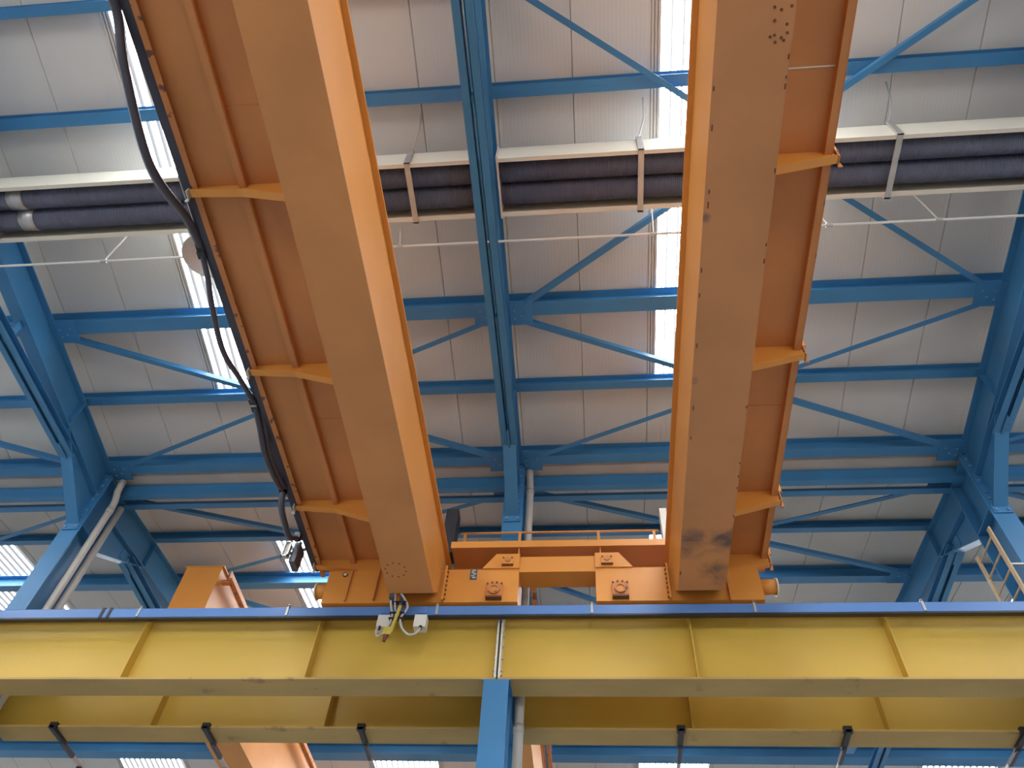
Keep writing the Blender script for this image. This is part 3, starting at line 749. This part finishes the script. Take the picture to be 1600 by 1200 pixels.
# cross platform with handrail over the end carriage
pf = MB().box(-1.84, 1.015, 7.97, 8.40, 7.225, 7.24).build('platform', 'orange_dirty', crane)
MB().box(-1.84, 1.015, 7.955, 7.97, 7.215, 7.325).build('platform_channel', 'orange', pf)
MB().box(-1.84, 1.015, 8.385, 8.40, 7.215, 7.325).build('platform_channel', 'orange', pf)
for x in (-0.92, 0.158):
    MB().box(x - 0.01, x + 0.01, 7.99, 8.2, 7.10, 7.225).build('platform_post', 'orange_worn', pf)
hr = MB().tube([(-1.82, 8.385, 7.875), (1.00, 8.385, 7.875)], 0.016, 8).build('handrail', 'orange', crane, True)
for x in (-1.755, -0.965, 0.151, 0.93):
    MB().box(x - 0.019, x + 0.019, 8.375, 8.40, 7.30, 7.875).build('rail_post', 'orange', hr)
# dark cabinet and white box at the girder ends
tag(MB().prism([(8.02, 7.20), (8.26, 7.20), (8.26, 8.05), (8.06, 8.05)], 'x', -2.0, -1.83).build('control_cabinet', 'black'), 'small black cabinet standing on the left girder end beside the handrail', 'cabinet')
tag(MB().prism([(8.02, 7.20), (8.2, 7.20), (8.2, 7.98), (8.05, 7.98)], 'x', 1.005, 1.10).build('limit_box', 'box_white'), 'small pale box standing on the right girder end beside the handrail', 'box')

# ------------------------------------------------------------------ festoon cables on the left walkway
tr = thing('cable_track', 'dark cable track along the outer edge of the left girder walkway', 'cable track', (-3.76, 0, 7.0))
MB().box(-3.755, -3.668, YG0, 8.2, 7.045, 7.055).box(-3.755, -3.747, YG0, 8.2, 7.055, 7.13).box(-3.690, -3.682, YG0, 8.2, 7.055, 7.13).build('track_channel', 'cable_dark', tr)
for yy in (1.5, 3.4, 5.3, 7.3):
    MB().box(-3.80, -3.67, yy - 0.03, yy + 0.03, 7.13, 7.15).build('track_hanger', 'cable_dark', tr)
def spline(pts, n=10):
    out = []
    P = [pts[0]] + list(pts) + [pts[-1]]
    for i in range(1, len(P) - 2):
        a, b, c, d = (Vector(P[i + j]) for j in (-1, 0, 1, 2))
        for k in range(n):
            t = k / n
            out.append(tuple(0.5 * ((2 * b) + (c - a) * t + (2 * a - 5 * b + 4 * c - d) * t * t + (3 * b - a - 3 * c + d) * t ** 3)))
    out.append(tuple(pts[-1])); return out
X = -3.775
def cable(pts, r, label, m='cable_dark', strands=((0, 0, 0),)):
    t = thing('power_cable', label, 'cable', pts[0], 'festoon cables on the left girder')
    for (dx, dy, dz) in strands:
        MB().tube(spline([(p[0] + dx, p[1] + dy, p[2] + dz) for p in pts]), r, 10).build('strand', m, t, True)
    for p in (pts[0], pts[-1]):
        MB().box(p[0] - 0.04, p[0] + 0.04, p[1] - 0.04, p[1] + 0.04, p[2] - 0.03, max(p[2] + 0.03, 7.05)).build('cable_clamp', 'black', t)
cable([(X, -0.9, 7.03), (X, -0.3, 6.80), (X, 0.5, 6.86), (X, 1.06, 7.0), (X, 1.52, 6.80), (X, 2.30, 6.66), (X, 2.95, 6.97), (X, 3.30, 7.05)], 0.04,
      'thick dark double cable loop at the top left, crossing the bright rooflight', 'cable_dark', ((0, 0, 0), (-0.03, 0.05, 0.05)))
cable([(X, 3.38, 7.03), (X, 3.62, 6.98), (X, 3.90, 6.87), (X, 4.38, 6.78), (X, 4.85, 6.92), (X, 5.25, 7.04)], 0.030,
      'single grey cable loop hanging in front of the left rooflight below the lamp', 'cable_dark')
cable([(X, 5.36, 7.04), (X, 5.60, 6.99), (X, 5.95, 6.90), (X, 6.45, 6.95), (X, 6.62, 7.03)], 0.034,
      'short dark double cable loop on the left girder walkway', 'cable_dark', ((0, 0, 0), (0.03, 0.04, 0.05)))
cable([(X, 6.66, 7.03), (X, 6.78, 6.86), (X, 7.02, 6.80), (X, 7.25, 6.80), (X, 7.46, 6.98)], 0.036,
      'lowest dark double cable loop ending at the bracket box by the end carriage', 'cable_dark', ((0, 0, 0), (-0.03, 0.03, 0.04)))
t = thing('junction_box', 'small grey-framed dark junction box hanging below the cable track end', 'junction box', (-3.84, 7.6, 6.66))
MB().box(-3.83, -3.75, 7.55, 7.75, 6.66, 6.98).build('body', 'plate_dark', t)
m = MB().box(-3.93, -3.835, 7.48, 7.50, 6.70, 6.72).box(-3.93, -3.835, 7.48, 7.50, 6.93, 6.95).box(-3.93, -3.91, 7.48, 7.50, 6.70, 6.95).box(-3.855, -3.835, 7.48, 7.50, 6.70, 6.95)
m.build('frame', 'galv', t)
MB().box(-3.91, -3.855, 7.50, 7.58, 6.72, 6.93).build('insert', 'pipe_grey', t)
MB().box(-3.80, -3.77, 7.60, 7.64, 6.98, 7.05).build('hanger', 'black', t)

# ------------------------------------------------------------------ current collector at the left girder end
t = thing('current_collector', 'cable bundle with yellow stick and two pale boxes at the conductor bar', 'current collector', (-2.3, 7.8, 5.62))
Y8 = 7.80
for (pts, mt, r) in (([(-2.45, 7.72, 6.27), (-2.44, Y8, 6.15), (-2.40, Y8, 6.0), (-2.42, Y8, 5.85), (-2.48, Y8, 5.74), (-2.53, Y8, 5.71), (-2.555, Y8, 5.78), (-2.55, 7.82, 5.86)], 'cable_grey', 0.014),
                     ([(-2.40, 7.72, 6.27), (-2.39, Y8, 6.15), (-2.36, Y8, 6.02), (-2.36, Y8, 5.88), (-2.40, Y8, 5.76)], 'cable_grey', 0.012),
                     ([(-2.32, 7.72, 6.27), (-2.24, Y8, 6.17), (-2.24, Y8, 6.08), (-2.29, Y8, 5.96), (-2.25, Y8, 5.82), (-2.16, Y8, 5.73), (-2.08, Y8, 5.74), (-2.03, 7.82, 5.83)], 'cable_grey', 0.014)):
    MB().tube(spline(pts, 6), r, 8).build('cable', mt, t, True)
MB().bar((-2.31, Y8 - 0.03, 6.12), (-2.37, Y8 - 0.03, 5.73), 0.035, 0.03, (0, 1, 0)).build('insulator_stick', 'yellow_stick', t)
MB().box(-2.46, -2.36, Y8 - 0.05, Y8 + 0.01, 5.70, 5.80).build('plug', 'yellow_stick', t)
MB().tube([(-2.42, Y8 - 0.02, 5.70), (-2.43, Y8 - 0.02, 5.62)], [0.035, 0.02], 8).build('plug_tip', 'red_dark', t)
for z in (6.18, 6.02, 5.94): MB().box(-2.43, -2.25, Y8 - 0.035, Y8 + 0.03, z, z + 0.014).build('cable_tie', 'black', t)
for bx in (-2.51, -2.055):
    b = MB().box(bx - 0.075, bx + 0.075, 7.84, 7.96, 5.87, 6.045).build('collector_box', 'box_white', t)
    MB().box(bx - 0.06, bx + 0.06, 7.885, 7.897, 6.10, 6.20).build('collector_plate', 'blue_bar', b)
    MB().tube([(bx - 0.03 if bx < -2.3 else bx + 0.02, 7.84, 5.87), (bx - 0.03 if bx < -2.3 else bx + 0.02, 7.83, 5.83)], 0.022, 8).build('cable_gland', 'black', b)
MB().box(-2.46, -2.40, 7.70, 7.80, 6.20, 6.27).build('mount', 'plate_dark', t)
MB().box(-2.34, -2.30, 7.78, 7.80, 6.05, 6.30).build('mount', 'plate_dark', t)

# ------------------------------------------------------------------ second crane in the next bay
c2 = thing('bridge_crane', 'orange girders of the other crane beyond the far yellow beam', 'crane', (-3.85, 18, 6.4))
for xa, xb in ((-6.645, -6.03), (-1.66, -1.045)):
    g = MB().box(xa, xb, 9.75, 26.2, 7.0, 8.50).build('box_girder', 'orange', c2)
    MB().box(xa - 0.03, xb + 0.03, 9.74, 26.2, 8.50, 8.52).build('top_plate', 'orange', g)
    MB().box(xb + 0.10, xb + 0.13, 9.85, 26.2, 8.36, 8.50).box(xb + 0.10, xb + 0.18, 9.85, 26.2, 8.34, 8.36).build('walkway_angle', 'orange_worn', g)
    for k in range(7): MB().box(xb, xb + 0.13, 9.9 + k * 2.4, 9.98 + k * 2.4, 8.30, 8.36).build('walkway_bracket', 'orange_worn', g)
MB().box(-7.2, -0.5, 9.10, 9.74, 6.42, 6.95).build('end_carriage', 'orange_dirty', c2)
